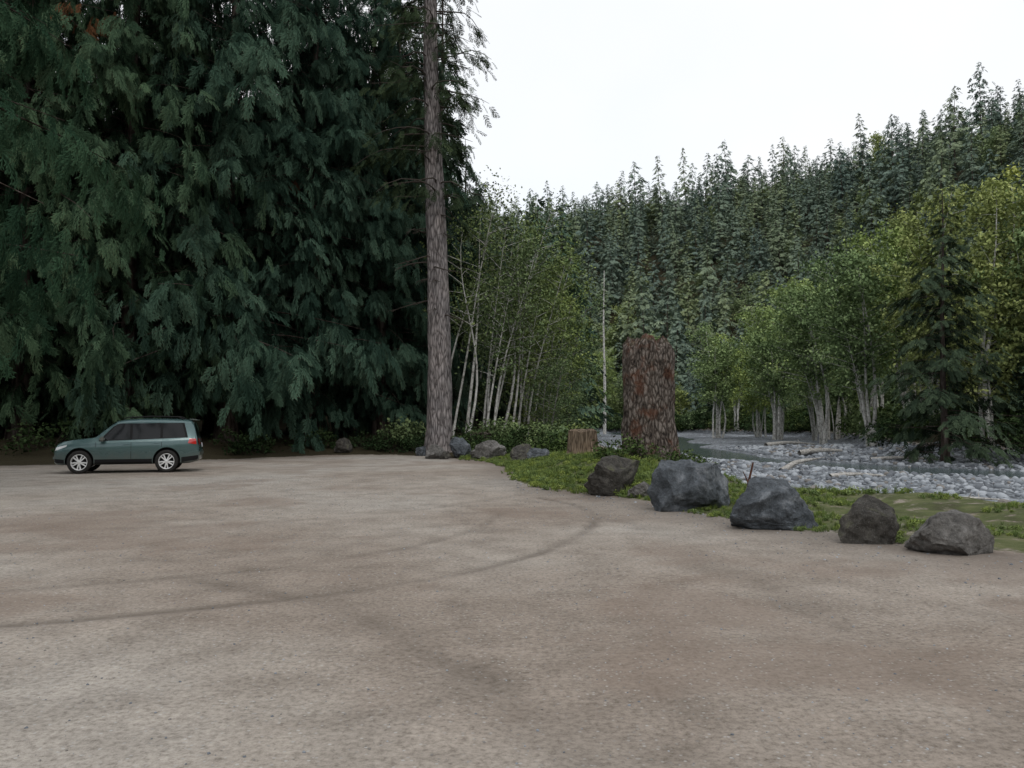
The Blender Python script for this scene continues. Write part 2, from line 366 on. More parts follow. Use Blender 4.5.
# river water
B=Buf(); wx=np.linspace(-10,110,61); wy=np.linspace(8,200,97); WX,WY=np.meshgrid(wx,wy)
i=(np.arange(96)[:,None]*61+np.arange(60)[None]); F=np.stack([i,i+1,i+62,i+61],-1).reshape(-1,4)
cx=(WX[:-1,:-1]+1).ravel(); cy=(WY[:-1,:-1]+1).ravel(); keep=(sdpoly(CH,cx,cy,False)<7)&(sdpoly(BED,cx,cy)<-.5)
B.add(np.stack([WX,WY,WX*0-1.02],-1),F[keep],0,0,True)
m,nt=newmat('river_water'); P=N(nt,'ShaderNodeNewGeometry').outputs['Position']
finish(nt,(.07,.095,.10),.12,.5,bump=noise(nt,vscale(nt,P,(1,.6,1)),5,3),bstr=.5,bdist=.06)
obj('river_water',B.mesh('river_water',[m]))
# ------------------------------------------------------------------ scatter via geometry nodes
def scatter(name,temps,pts,rots,scl,idx):
    me=bpy.data.meshes.new(name); me.vertices.add(len(pts)); me.vertices.foreach_set('co',np.asarray(pts,np.float32).ravel())
    a=me.attributes.new('rot','FLOAT_VECTOR','POINT'); a.data.foreach_set('vector',np.asarray(rots,np.float32).ravel())
    s=np.asarray(scl,float); s=np.repeat(s[:,None],3,1) if s.ndim==1 else s
    a=me.attributes.new('scl','FLOAT_VECTOR','POINT'); a.data.foreach_set('vector',s.astype(np.float32).ravel())
    a=me.attributes.new('idx','INT','POINT'); a.data.foreach_set('value',np.asarray(idx,np.int32))
    o=obj(name,me); g=bpy.data.node_groups.new(name,'GeometryNodeTree')
    g.interface.new_socket('Geometry',in_out='INPUT',socket_type='NodeSocketGeometry'); g.interface.new_socket('Geometry',in_out='OUTPUT',socket_type='NodeSocketGeometry')
    gi=g.nodes.new('NodeGroupInput'); go=g.nodes.new('NodeGroupOutput'); jn=g.nodes.new('GeometryNodeJoinGeometry')
    def na(n,t):
        q=g.nodes.new('GeometryNodeInputNamedAttribute'); q.data_type=t; q.inputs['Name'].default_value=n; return q.outputs[0]
    for k,tm in enumerate(temps):
        oi=g.nodes.new('GeometryNodeObjectInfo'); oi.inputs[0].default_value=tm
        ip=g.nodes.new('GeometryNodeInstanceOnPoints')
        cp=g.nodes.new('FunctionNodeCompare'); cp.data_type='INT'; cp.operation='EQUAL'
        ins=[q for q in cp.inputs if q.type=='INT']; g.links.new(na('idx','INT'),ins[0]); ins[1].default_value=k
        g.links.new(gi.outputs[0],ip.inputs['Points']); g.links.new(cp.outputs[0],ip.inputs['Selection'])
        g.links.new(oi.outputs['Geometry'],ip.inputs['Instance'])
        g.links.new(na('rot','FLOAT_VECTOR'),ip.inputs['Rotation']); g.links.new(na('scl','FLOAT_VECTOR'),ip.inputs['Scale'])
        g.links.new(ip.outputs[0],jn.inputs[0])
    g.links.new(jn.outputs[0],go.inputs[0])
    md=o.modifiers.new('scatter','NODES'); md.node_group=g
    return o
# ------------------------------------------------------------------ rocks
def rockmesh(name,seed,sub,size,mat,planes=11,rough=.09,lo=.55):
    r=R0(seed); bm=bmesh.new(); bmesh.ops.create_icosphere(bm,subdivisions=sub,radius=1.0); me=bpy.data.meshes.new(name); bm.to_mesh(me); bm.free()
    V=np.zeros(len(me.vertices)*3); me.vertices.foreach_get('co',V); V=V.reshape(-1,3)
    V=V*(1+.2*fbm(V[:,0]*1.1,V[:,1]*1.1,V[:,2]*1.1,seed,2))[:,None]
    for k in range(planes):
        n=norm(r.randn(3)); d=lo+.33*r.rand(); e=np.maximum(V@n-d,0); V-=e[:,None]*n*.94
    e=np.maximum(-V[:,2]-.5,0); V[:,2]+=e*.95
    V+=norm(V)*(rough*.6*fbm(V[:,0]*3,V[:,1]*3,V[:,2]*3,seed+5,5,.6))[:,None]
    V-=(V.max(0)+V.min(0))/2; V/=V.max(0); V*=np.array(size)/2
    me.vertices.foreach_set('co',V.ravel()); me.materials.append(mat); me.update()
    me.polygons.foreach_set('use_smooth',np.ones(len(me.polygons),bool))
    try: me.set_sharp_from_angle(angle=math.radians(38))
    except Exception: pass
    return me
def rockmat(name,a,b,c,moss=0,bump=1.0):
    m,nt=newmat(name); p=N(nt,'ShaderNodeTexCoord').outputs['Object']
    n=noise(nt,p,2.2,8,.68,.4); n2=noise(nt,p,12,7,.75); n3=noise(nt,p,60,3,.7)
    col=ramp(nt,n,[(.3,a),(.52,b),(.72,c)]); col=mixc(nt,1.0,col,ramp(nt,n2,[(.3,(.40,.40,.40)),(.5,(1,1,1)),(.72,(1.6,1.6,1.6))]),'MULTIPLY')
    col=mixc(nt,ramp(nt,n3,[(.6,0.),(.7,.5)]),col,(.32,.33,.32))
    gz=N(nt,'ShaderNodeSeparateXYZ',None,Vector=N(nt,'ShaderNodeNewGeometry').outputs['Normal']).outputs[2]
    if moss:
        f=mth(nt,'MULTIPLY',ramp(nt,gz,[(.1,0.),(.8,1.)]),ramp(nt,n,[(.5,0.),(.6,moss)])); col=mixc(nt,f,col,(.07,.075,.025))
    h=mth(nt,'ADD',n,mth(nt,'MULTIPLY',n2,.4)); finish(nt,col,.85,.3,bump=h,bstr=bump,bdist=.10); return m
M_rg=rockmat('blue_grey_basalt',(.034,.040,.046),(.092,.104,.118),(.25,.265,.285))
M_rb=rockmat('brown_basalt',(.026,.024,.021),(.068,.063,.056),(.165,.155,.14),.8)
M_rl=rockmat('light_grey_rock',(.062,.058,.054),(.14,.133,.125),(.27,.26,.25))
BOU=[(2.27,18.0,1.34,1.0,.95,M_rb,11,.3),(2.72,17.2,.62,.5,.36,M_rl,12,.6),(3.30,15.1,1.66,1.15,1.03,M_rg,21,.1),(4.05,12.6,1.52,1.1,.88,M_rg,47,.1),
     (4.90,11.0,1.04,.8,.72,M_rb,48,.5),(5.53,10.15,1.06,.8,.58,M_rl,57,0.),
     (-3.3,35.0,1.0,.8,.7,M_rl,61,.5),(-2.15,35.2,1.35,1.0,.95,M_rg,62,1.),(-.9,33.6,1.4,.9,.85,M_rl,63,.2),(.35,30.6,1.15,.8,.75,M_rb,64,.7),(-2.9,34.6,.5,.4,.4,M_rb,65,.7),
     (-8.3,39.4,1.0,.7,.8,M_rb,66,.7),(.95,29.2,.9,.8,.5,M_rg,67,.7),(-4.2,37.6,.7,.7,.5,M_rg,68,.7),(-1.5,34.2,.6,.5,.4,M_rl,69,.1)]
for (x,y,a,b,c,mt,sd,rz) in BOU:
    me=rockmesh('boulder',sd,5,(a,b,c),mt,planes=13,rough=.13,lo=.5)
    obj('boulder',me,(x,y,hz(x,y)+c*.40),(0,0,rz))
rt=[obj('pebble',rockmesh('pebble',200+k,2,(1,.8,.6),mt,6),link=False) for k,mt in enumerate((simple('cobble_pale',(.36,.385,.415),.8),simple('cobble_mid',(.23,.25,.275),.8),simple('cobble_dark',(.135,.147,.165),.8),simple('cobble_tan',(.21,.195,.18),.8)))]
r=R0(5); n=26000; px=r.uniform(5,45,n); py=15+r.rand(n)**1.3*60; k=sdpoly(BED,px,py)<.4; px,py=px[k],py[k]; pz,_,_,_,ch=terr(px,py); k=(ch>3.1)|(r.rand(len(px))<.03); px,py,pz=px[k],py[k],pz[k]; n=len(px)
s=.07+.30*r.rand(n)**3.5; s*=(.8+py*.012)
scatter('river_cobbles',rt,np.stack([px,py,pz+s*.12],1),np.stack([r.randn(n)*.2,r.randn(n)*.2,r.rand(n)*6.3],1),s,r.choice(4,n,p=[.32,.38,.22,.08]))
n=12000; px=r.uniform(-9,9,n); py=2.2+r.rand(n)**1.4*22; k=sdpoly(LOT,px,py)<.2; px,py=px[k],py[k]; n=len(px); pz=terr(px,py)[0]
s=.005+.016*r.rand(n)**4+.0004*py; edge=np.exp(sdpoly(LOT,px,py)/1.2)*(px>0); s*=1+2.2*edge*r.rand(n)
scatter('loose_gravel',rt,np.stack([px,py,pz+s*.12],1),np.stack([r.randn(n)*.2,r.randn(n)*.2,r.rand(n)*6.3],1),s,r.choice(4,n,p=[.08,.2,.27,.45]))
# ------------------------------------------------------------------ grass
def tuft(seed,nb=16,h=1.,sp=.45):
    r=R0(seed);B=Buf()
    for i in range(nb):
        a=r.rand()*6.28;b=np.array([math.cos(a),math.sin(a),0]);s=np.array([-b[1],b[0],0]);o=b*r.rand()*.25;L=h*(.5+.6*r.rand());l=sp*r.rand()+.1
        V=[o-s*.03,o+s*.03,o+b*l*.4*L+s*.022+np.array([0,0,L*.6]),o+b*l*.4*L-s*.022+np.array([0,0,L*.6]),o+b*l*L*1.2+np.array([0,0,L*.92])]
        B.add(V[:4],[(0,1,2,3)],0,[.2,.2,.45,.45]); B.add([V[3],V[2],V[4]],[(0,1,2)],0,[.5,.5,.5+.4*r.rand()])
    return B.mesh('tuft',[M_grass])
def weed(seed):
    r=R0(seed);B=Buf(); C=[np.array([r.randn()*.25,r.randn()*.25,.15+.5*r.rand()]) for _ in range(10)]
    leafclumps(B,r,C,.3,16,.16,0,tb=.1); return B.mesh('weed',[M_grass])
gt=[obj('tuft',tuft(k),link=False) for k in range(3)]+[obj('weed',weed(9),link=False)]
n=60000; px=r.uniform(-2.2,16,n); py=r.uniform(6,38,n); h_,dl,db,w_,_=terr(px,py); dn=fbm(px*.8,py*.8,seed=31)
k=(dl>.02+.25*dn)&(db>.0)&((dn>-.3)|(r.rand(n)<.2)); k&=~((px>4.6)&((dn<.05)|(r.rand(n)<.45))); px,py,pz=px[k],py[k],h_[k]; n=len(px)
s=(.06+.08*r.rand(n))*(1+.8*(py>17)*(r.rand(n))); scatter('grass',gt,np.stack([px,py,pz-.01],1),np.stack([r.randn(n)*.15,r.randn(n)*.15,r.rand(n)*6.3],1),s,r.choice(4,n,p=[.25,.25,.2,.3]))
# ------------------------------------------------------------------ trees
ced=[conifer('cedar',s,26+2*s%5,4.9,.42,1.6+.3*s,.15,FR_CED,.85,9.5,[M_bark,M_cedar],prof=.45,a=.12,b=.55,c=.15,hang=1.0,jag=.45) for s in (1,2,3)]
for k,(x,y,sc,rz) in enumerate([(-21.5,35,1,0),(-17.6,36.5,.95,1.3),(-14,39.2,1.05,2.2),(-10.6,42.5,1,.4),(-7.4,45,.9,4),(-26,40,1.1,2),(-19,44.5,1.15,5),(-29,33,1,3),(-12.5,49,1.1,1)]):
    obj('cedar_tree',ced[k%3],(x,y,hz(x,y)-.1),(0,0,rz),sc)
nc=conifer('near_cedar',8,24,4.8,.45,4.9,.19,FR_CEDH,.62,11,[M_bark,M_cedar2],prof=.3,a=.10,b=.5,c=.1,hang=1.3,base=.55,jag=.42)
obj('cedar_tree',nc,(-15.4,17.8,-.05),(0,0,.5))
sh=[shrubmesh('shrub',k,1.2,1.3,26,40,.12,M_shrub) for k in (1,2,3)]
for k,(x,y,s) in enumerate([(-19,33,1.2),(-15.5,35.5,1),(-12.5,37.2,1.1),(-10,40.5,1),(-7.5,41,.8),(-6.,40.6,1.0),(-4.6,39.5,.8),(-1.3,37.5,.9),(-.1,35.5,.9),(1,36,1.2),(-2.4,38.3,1.1),(-22,31,1),(-25,31,1.3),(1.9,33,1)]):
    obj('shrub',sh[k%3],(x,y,hz(x,y)-.1),(0,0,k*1.7),(s,s,s*.9))
yb=shrubmesh('shrub_light',7,1.2,1.6,26,46,.13,M_alderM)
for k,(x,y,s) in enumerate([(-5.3,41.5,1.2),(-.9,39.5,1.1),(.8,38.5,1.2),(2.4,40,1.2),(3.0,45,1.3),(3.8,52,1.5),(2.3,47,1.5),(4.4,70,1.6)]):
    obj('shrub',yb,(x,y,hz(x,y)-.15),(0,0,k*2.1),s)
st=shrubmesh('shrub_low',9,.8,.6,22,40,.08,M_shrub)
for k,(x,y,s) in enumerate([(3.3,23,1.1),(4.9,22.8,.9),(5.2,24,.8),(4.9,21.8,.7)]): obj('shrub',st,(x,y,hz(x,y)-.05),(0,0,k),s)
ut=[obj('u',me,link=False) for me in (sh[0],sh[1],yb)]
r=R0(50); n=2400; px=r.uniform(-5,75,n); py=r.uniform(18,215,n); h_,dl,db,w_,_=terr(px,py); k=(db>.2)&(db<9)&((w_>.5)|((py>90)&(db>2)))&(py>30); px,py,h_=px[k],py[k],h_[k]; n=len(px)
scatter('riverbank_undergrowth',ut,np.c_[px,py,h_-.15],np.c_[r.randn(n,2)*.05,r.rand(n)*6.3],(.8+1.2*r.rand(n))*(1+py*.004),r.choice(3,n,p=[.4,.35,.25]))
# big fir
r=R0(77);B=Buf(); H=38; zs=np.linspace(0,H,60); th_=np.linspace(0,2*np.pi,48,endpoint=False)
rad=.60*(1+.28*np.exp(-zs/.9))*(1-zs/H*.93)**.85
TX=-.022*zs+.08*np.sin(zs*.25); TY=.03*np.sin(zs*.2)
zz=np.linspace(0,H,400); rr=np.interp(zz,zs,rad)[:,None]+.0*th_[None]
CT,ST=np.cos(th_)[None]+0*zz[:,None],np.sin(th_)[None]+0*zz[:,None]
fur=fbm(CT*4.5,ST*4.5,zz[:,None]*.7+0*CT,4,3); rr=rr*(1+.07*fur)
V=np.stack([np.interp(zz,zs,TX)[:,None]+rr*CT,np.interp(zz,zs,TY)[:,None]+rr*ST,zz[:,None]+0*CT],-1)
i=np.arange(399)[:,None]*48; j=np.arange(48)[None]; kk=(j+1)%48
B.add(V,np.stack([i+j,i+kk,i+48+kk,i+48+j],-1).reshape(-1,4),0,.5,True)
P=[];D=[];NR=[];S=[];TI=[]
for q in range(190):
    z=6.5+(H-7)*(q/190)**.95; live=z>14.5 or (z>11.5 and r.rand()<.3)
    az=r.rand()*6.28; o=np.array([math.cos(az),math.sin(az),0]); sd=np.array([-o[1],o[0],0]); c0=np.array([np.interp(z,zs,TX),np.interp(z,zs,TY),z])
    L=(.7+2.0*r.rand()**1.5 if not live else (1.8+2.8*r.rand())*(1-(z-9)/32)**.6*min(1,.6+(z-9)/8))
    if (not live and r.rand()<.55) or (live and r.rand()<.12): continue
    s=np.linspace(0,1,7); wob=r.randn(2)*.16
    f=lambda s:c0+o*L*s[:,None]+sd*(wob[0]*np.sin(s*5))[:,None]*L+np.array([0,0,1.])*(L*(.2*s-.4*s*s+.22*wob[1]*np.sin(s*7)))[:,None]
    tube(B,f(s),.05*(1-s*.85),4,2,.3,cap=False)
    if not live:
        for e in range(5):
            t0=.35+.6*r.rand(); p0=f(np.array([t0]))[0]; tube(B,[p0,p0+(o*.4+sd*r.randn()*.6+np.array([0,0,-.1-.4*r.rand()]))*.6],[.016,.005],3,2,.3,cap=False)
        continue
    n=int(11*L); s=.15+.85*r.rand(n); p=f(s)+r.randn(n,3)*.12+np.array([0,0,-1.])*(.45*r.rand(n))[:,None]; side=np.where(r.rand(n)<.5,-1,1)*(.3+.7*r.rand(n))
    P.append(p);D.append(o*(.6+.4*s[:,None])+sd*side[:,None]*.9+np.array([0,0,-1.])*(.3+1.5*r.rand(n))[:,None]);NR.append(np.array([0,0,1.])+r.randn(n,3)*.4);S.append(.58*(.6+.7*r.rand(n)));TI.append(np.clip(.2+.15*r.randn(n)+.2*s,0,.8))
place(B,FR_FIR[0],FR_FIR[1],*[np.concatenate(a) for a in (P,D,NR,S,TI)],1,FR_FIR[2])
obj('douglas_fir_tree',B.mesh('douglas_fir',[M_firbark,M_fir,M_darkbark]),(-3.42,37.8,hz(-3.42,37.8)-.15))
# mid conifers left-back
mid=[conifer('mid_conifer',20+k,28,3.4,.3,2.5,.32,FR_MID,1.1,7,[M_bark,M_fir if k<2 else M_cedar],prof=.7,a=.1,b=.45,c=.15,hang=.7,tintb=.1,jag=.42) for k in range(3)]
for k,(x,y,s) in enumerate([(-7.2,50,1.15),(-4.8,53,1.1),(-9.5,55,1.2),(-2.6,57,.66),(-.6,60,.6),(-6.,60,1.2),(1.0,68,.6),(-3.9,64,.85),(-12,58,1.2),(2.6,76,.66)]):
    obj('conifer_tree',mid[k%3],(x,y,hz(x,y)-.2),(0,0,k*1.9),(s,s,s))
mt=[obj('mid_t',me,link=False) for me in mid]
r=R0(12); pts=[]
for gx in np.arange(-95,4,6.5):
    for gy in np.arange(50,105,7):
        x=gx+r.randn()*1.3;y=gy+r.randn()*1.3
        if x>-.09*(y-50)-4 and y<90 and x>-14: continue
        if x>-12 and y<62: continue
        pts.append((x,y))
for gx in np.arange(-60,-26,5):
    for gy in np.arange(34,50,5): pts.append((gx+r.randn(),gy+r.randn()))
pts=np.array(pts); h_,dl,db,w_,_=terr(pts[:,0],pts[:,1]); k=(dl>2.5)&(db>4); pts=pts[k];h_=h_[k];n=len(pts)
scatter('forest_conifers',mt,np.c_[pts,h_-.2],np.c_[r.randn(n,2)*.02,r.rand(n)*6.3],np.where(pts[:,0]>-14,.72,.95)*(.75+.4*r.rand(n)),r.randint(0,3,n))
# distant forest
FP=[(3.9,.8,.35),(4.5,.68,.45),(3.3,.9,.3),(4.7,.72,.5)]
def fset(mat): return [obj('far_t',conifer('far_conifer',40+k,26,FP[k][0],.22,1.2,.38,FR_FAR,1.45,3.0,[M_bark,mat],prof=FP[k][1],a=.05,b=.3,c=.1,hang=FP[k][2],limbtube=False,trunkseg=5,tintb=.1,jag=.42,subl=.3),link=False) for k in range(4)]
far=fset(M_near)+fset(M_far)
far+=[obj('far_d',alder('far_broadleaf',90+k,14,3,.1,(0,0),3.2,2600,.5,[M_alderbark,M_fard],start=.15,tr=.12,brn=12,clr=1.2),link=False) for k in range(2)]
r=R0(13); pts=[]
for gy in np.arange(46,410,6.0):
    sp=5.8 if gy<250 else 7.0
    for gx in np.arange(-60 if gy>190 else -20,320,sp): pts.append((gx+r.randn()*2,gy+r.randn()*2))
pts=np.array(pts); h_,dl,db,w_,_=terr(pts[:,0],pts[:,1])
k=(w_>.5)&(db>4)&(pts[:,0]<.78*pts[:,1]+20)&(pts[:,0]>-.12*pts[:,1]-5); k&=(db<225); pts=pts[k];h_=h_[k];db=db[k];n=len(pts)
sz=(.42+.5*r.rand(n)**1.2+.35*(r.rand(n)<.12)); sz*=np.where(db<25,.8,1)
dn=fbm(pts[:,0]*.02,pts[:,1]*.02,seed=77)
isd=(r.rand(n)<np.where(db<30,.4,.04)+.35*(dn>.35))
haze_=r.rand(n)<np.clip((np.hypot(pts[:,0],pts[:,1])-100)/110,0,1)  # farther conifers more often take the foliage with haze in its colour
idx=np.where(isd,r.randint(8,10,n),r.randint(0,4,n)+4*haze_)
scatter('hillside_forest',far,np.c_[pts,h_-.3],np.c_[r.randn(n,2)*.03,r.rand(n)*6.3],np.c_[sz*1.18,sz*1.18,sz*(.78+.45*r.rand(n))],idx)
for k,(x,y,s) in enumerate([(6.5,105,1.15),(3.5,112,1.25),(9,125,1.2),(1.5,100,1.0),(5,135,1.35),(11,150,1.3),(0,120,1.2)]):
    obj('conifer_tree',far[k%4].data,(x,y,hz(x,y)-.2),(0,0,k*1.3),(s,s,s*1.05))
dk=conifer('dark_fir',61,17,3.9,.22,.3,.14,FR_MID,.62,13,[M_bark,M_fir],prof=.85,a=.05,b=.32,c=.2,hang=.4,base=1,tintb=.02,jag=.5)
obj('conifer_tree',dk,(26.5,49,hz(26.5,49)-.2)); obj('conifer_tree',dk,(35,58,hz(35,58)),(0,0,2),1.0)
al=[alder('alder',70,15,5,.12,(0,0),2.6,11000,.24,[M_alderbark,M_alder],tr=.2,start=.38),
    alder('alder',71,16,5,.15,(-.14,0),2.9,11000,.24,[M_alderbark,M_alder],start=.42,tr=.2),
    alder('alder',72,17,3,.08,(.03,0),3.1,13000,.22,[M_alderbark,M_alderY],start=.26,tr=.17)]
for k,(x,y,v,s,rz) in enumerate([(34,104,0,1.15,0),(30,116,0,1.1,2),(38,113,1,1.15,.3),(38,122,0,1,4),(41,108,1,1.0,0),(36,92,1,1.15,0),(41,92,0,1.2,1),(31.5,70,1,1.05,.2),(34,64,2,1.1,2),(37,74,1,1.15,.5),(31.5,53,2,1.05,4),(35,52,0,1.1,1),(38.5,58,2,1.15,3),(36,46,2,1,2),(41,44,2,1.1,5),(42,80,0,1.2,3),(46,100,1,1.2,0),(46,114,0,1.2,1),(22,195,0,1.2,1),(32,193,1,1.3,2),(44,155,0,1.2,3),(12,196,1,1.2,3),(50,120,0,1.1,0),(32,82,1,1.0,-.2)]):
    obj('alder_tree',al[v],(x,y,hz(x,y)-.2),(0,0,rz),s)
sl=[alder('slender_alder',80,13,4,.08,(.17,0),1.7,3000,.13,[M_alderbark,M_alderM],start=.45,tr=.105,brn=18),
    alder('slender_alder',81,12,3,.12,(.10,0),2.1,5000,.14,[M_alderbark,M_alderM],start=.36,tr=.09,brn=22),
    alder('leafy_alder',82,11,3,.14,(.05,0),2.4,7000,.16,[M_greybark,M_alderM],start=.12,tr=.09,brn=20,clr=.6)]
for k,(x,y,v,s) in enumerate([(-2.6,42,0,1.0),(-1.4,43,1,.95),(-.6,44.5,0,1),(.5,46,1,.95),(1.4,50,2,.95),(2.4,56,2,1.0),(1.0,56,1,1.2),(3.0,66,2,1.1),(1.5,72,2,1.3),(1.8,44,2,.5),(3.6,60,2,.6),(-2.4,50,2,1.0)]):
    obj('alder_tree',sl[v],(x,y,hz(x,y)-.2),(0,0,(k%3)*.35-.3),s)
B=Buf(); tube(B,[(0,0,0),(.1,0,10),(-.1,0,22),(.1,0,33)],[.36,.28,.18,.06],8,0,.5,.1)
r=R0(3)
for q in range(22):
    z=12+r.rand()*19; a=r.rand()*6; tube(B,[(0,0,z),(math.cos(a)*1.1,math.sin(a)*1.1,z-.25)],[.06,.01],3,0,.5,cap=False)
obj('dead_tree_snag',B.mesh('snag',[M_alderbark]),(18.5,160,hz(18.5,160)))
# ------------------------------------------------------------------ stumps
m,nt=newmat('rotting_bark'); p=N(nt,'ShaderNodeTexCoord').outputs['Object']; pv=vscale(nt,p,(4.5,4.5,1.8))
n1=noise(nt,pv,1.6,9,.75,.8); n2=noise(nt,p,1.3,6,.65); v=N(nt,'ShaderNodeTexVoronoi',{'feature':'DISTANCE_TO_EDGE'},Vector=pv,Scale=2.2).outputs['Distance']
hgt=mth(nt,'ADD',n1,mth(nt,'MINIMUM',v,.3)); c=ramp(nt,hgt,[(.4,(.016,.013,.012)),(.58,(.095,.076,.064)),(.8,(.25,.215,.19))])
c=mixc(nt,ramp(nt,n2,[(.52,0.),(.62,.65)]),c,ramp(nt,n1,[(.3,(.05,.02,.013)),(.6,(.19,.08,.046))]))
nzz=N(nt,'ShaderNodeSeparateXYZ',None,Vector=N(nt,'ShaderNodeNewGeometry').outputs['Normal']).outputs[2]
c=mixc(nt,ramp(nt,nzz,[(.4,0.),(.8,.7)]),c,(.05,.055,.02))
finish(nt,c,.92,.15,bump=hgt,bstr=1.,bdist=.1); M_rot=m
M_wood=barkmat('weathered_wood',(.06,.045,.033),(.19,.145,.105),(.32,.26,.2),vs=(14,14,1.5),bd=.02)
def stump(name,H,rad,mat,top,seed,jag,flare=.25):
    B=Buf(); sg=96; nz=60; th=np.linspace(0,2*np.pi,sg,endpoint=False); t=np.linspace(0,1,nz)
    C,S=np.cos(th),np.sin(th); topz=H*(1+jag*fbm(C*1.6,S*1.6,None,seed,4))
    Z=t[:,None]*topz[None]; rr=rad*(1+flare*np.exp(-Z/.35))*(1+.09*fbm(C[None]*5+0*Z,S[None]*5+0*Z,Z*1.3,seed,4)+.07*fbm(C[None]*1.3+0*Z,S[None]*1.3+0*Z,Z*.8,seed+9,2))
    rr=rr*(1-.03*t[:,None]-.18*ss((t[:,None]-.93)/.07))
    V=np.stack([rr*C,rr*S,Z],-1); i=np.arange(nz-1)[:,None]*sg;j=np.arange(sg)[None];k=(j+1)%sg
    B.add(V,np.stack([i+j,i+k,i+sg+k,i+sg+j],-1).reshape(-1,4),0,.5,True)
    q=np.linspace(1,0,12)[:,None]; vt=V[-1]; xx=vt[None,:,0]*q; yy=vt[None,:,1]*q
    zt=vt[None,:,2]*q+(H*(1-jag*.6))*(1-q)+ .5*jag*H*fbm(xx*5,yy*5,None,seed+3,3)*(1-q)*q*2
    i=np.arange(11)[:,None]*sg; B.add(np.stack([xx,yy,zt],-1),np.stack([i+j,i+k,i+sg+k,i+sg+j],-1).reshape(-1,4),1,.5,False)
    return B.mesh(name,[mat,top])
obj('broken_tree_trunk',stump('broken_trunk',3.6,.76,M_rot,M_rot,5,.055),(4.12,24,hz(4.12,24)-.05),(.01,-.01,.6))
obj('tree_stump',stump('cut_stump',.85,.44,M_wood,M_wood,8,.05,.2),(2.28,25.6,hz(2.28,25.6)+.0))
obj('tree_stump',stump('cut_stump2',.8,.5,M_rot,M_rot,12,.15,.3),(-1.55,38.8,hz(-1.55,38.8)-.1))
B=Buf(); tube(B,[(0,0,0),(.05,0,.3),(.09,.02,.6),(.17,0,.95)],[.03,.027,.022,.014],6,0,.5,.2); tube(B,[(.09,.02,.6),(.0,.02,.8)],[.015,.006],5,0); tube(B,[(.05,0,.3),(.14,0,.42)],[.014,.005],5,0)
obj('broken_branch',B.mesh('branch',[simple('rusty_wood',(.10,.045,.03),.9,spec=.1,nz=.4,sc=20)]),(3.92,13.6,hz(3.92,13.6)-.02))
M_drift=barkmat('driftwood',(.2,.19,.17),(.38,.365,.34),(.55,.53,.5),vs=(6,6,6),cheap=True)
def log(x,y,L,rd,az,tilt=0,seed=0,z=None):
    r=R0(seed);B=Buf(); s=np.linspace(-.5,.5,9); P=np.stack([s*L,.04*L*np.sin(s*5+seed),.02*L*np.cos(s*4)+s*L*tilt],1)
    tube(B,P,rd*(1.1-.9*(s+.5)**1.5*.8),10,0,.5,.2,seed)
    for q in range(4):
        t=r.randint(2,8); tube(B,[P[t],P[t]+np.array([.12*L*r.rand(),r.randn()*.1*L,.06*L*r.rand()])],[rd*.35,rd*.08],5,0,.5,cap=False)
    obj('driftwood_log',B.mesh('log',[M_drift]),(x,y,(hz(x,y) if z is None else z)+rd*.8+abs(tilt)*L*.3),(0,0,az))
for a_ in [(14.6,41,3.6,.14,.7,.14,1),(21.5,56,3.5,.18,.3,.04,2),(15.5,36,2.6,.10,.15,0,3),(9.3,16.9,2.2,.05,.1,.0,5),(26,75,6,.2,.4,0,7),(24,50,3,.12,-.3,.04,9),(13.5,24,1.8,.05,.4,0,11)]: log(*a_)
# ------------------------------------------------------------------ car
car=bpy.data.objects.new('parked_car',None); COL.objects.link(car)
def paint():
    m,nt=newmat('green_grey_car_paint'); p=N(nt,'ShaderNodeTexCoord').outputs['Object']
    n=noise(nt,p,3,4); z=N(nt,'ShaderNodeSeparateXYZ',None,Vector=p).outputs[2]
    dirt=mth(nt,'MULTIPLY',ramp(nt,z,[(.25,1.),(.75,0.)]),ramp(nt,n,[(.35,.2),(.7,.9)]))
    c=mixc(nt,dirt,(.075,.135,.138),(.16,.15,.13)); finish(nt,c,mth(nt,'ADD',.25,mth(nt,'MULTIPLY',dirt,.4)),.5,metal=.3,coat=.6); return m
M_p=paint(); M_glass=simple('dark_window_glass',(.006,.007,.008),.08,spec=.35); M_blk=simple('black_trim',(.012,.012,.013),.6,spec=.2); M_tyre=simple('tyre_rubber',(.02,.019,.018),.85,nz=.3)
M_rim=simple('alloy_wheel',(.78,.79,.8),.4,metal=.4); M_red=simple('tail_light_red',(.5,.012,.012),.15,spec=.6,coat=1); M_lamp=simple('lamp_lens',(.65,.68,.7),.1,spec=.8,coat=1); M_plate=simple('licence_plate',(.6,.62,.65),.4)
ST=np.array([
(-2.16,.38,.64,.70,.62,.44),(-2.13,.32,.76,.83,.74,.56),(-2.05,.29,.85,.93,.82,.64),(-1.88,.28,.90,1.01,.86,.69),(-1.62,.28,.94,1.06,.885,.72),(-1.36,.28,.97,1.09,.895,.74),(-1.06,.28,.995,1.12,.90,.75),(-.92,.28,1.00,1.15,.90,.75),
(-.72,.28,1.00,1.33,.90,.71),(-.50,.28,1.01,1.52,.90,.675),(-.28,.28,1.02,1.66,.90,.66),(-.02,.28,1.03,1.71,.90,.665),(.4,.28,1.04,1.735,.90,.67),(.9,.28,1.05,1.735,.90,.67),(1.3,.28,1.06,1.73,.895,.665),(1.7,.28,1.08,1.715,.885,.655),(2.0,.30,1.09,1.685,.87,.64),
(2.08,.32,1.095,1.61,.86,.64),(2.15,.34,1.095,1.39,.85,.68),(2.2,.35,1.09,1.15,.835,.74),(2.24,.36,.98,1.02,.82,.74),(2.27,.38,.82,.86,.80,.70),(2.29,.41,.68,.71,.76,.6)])
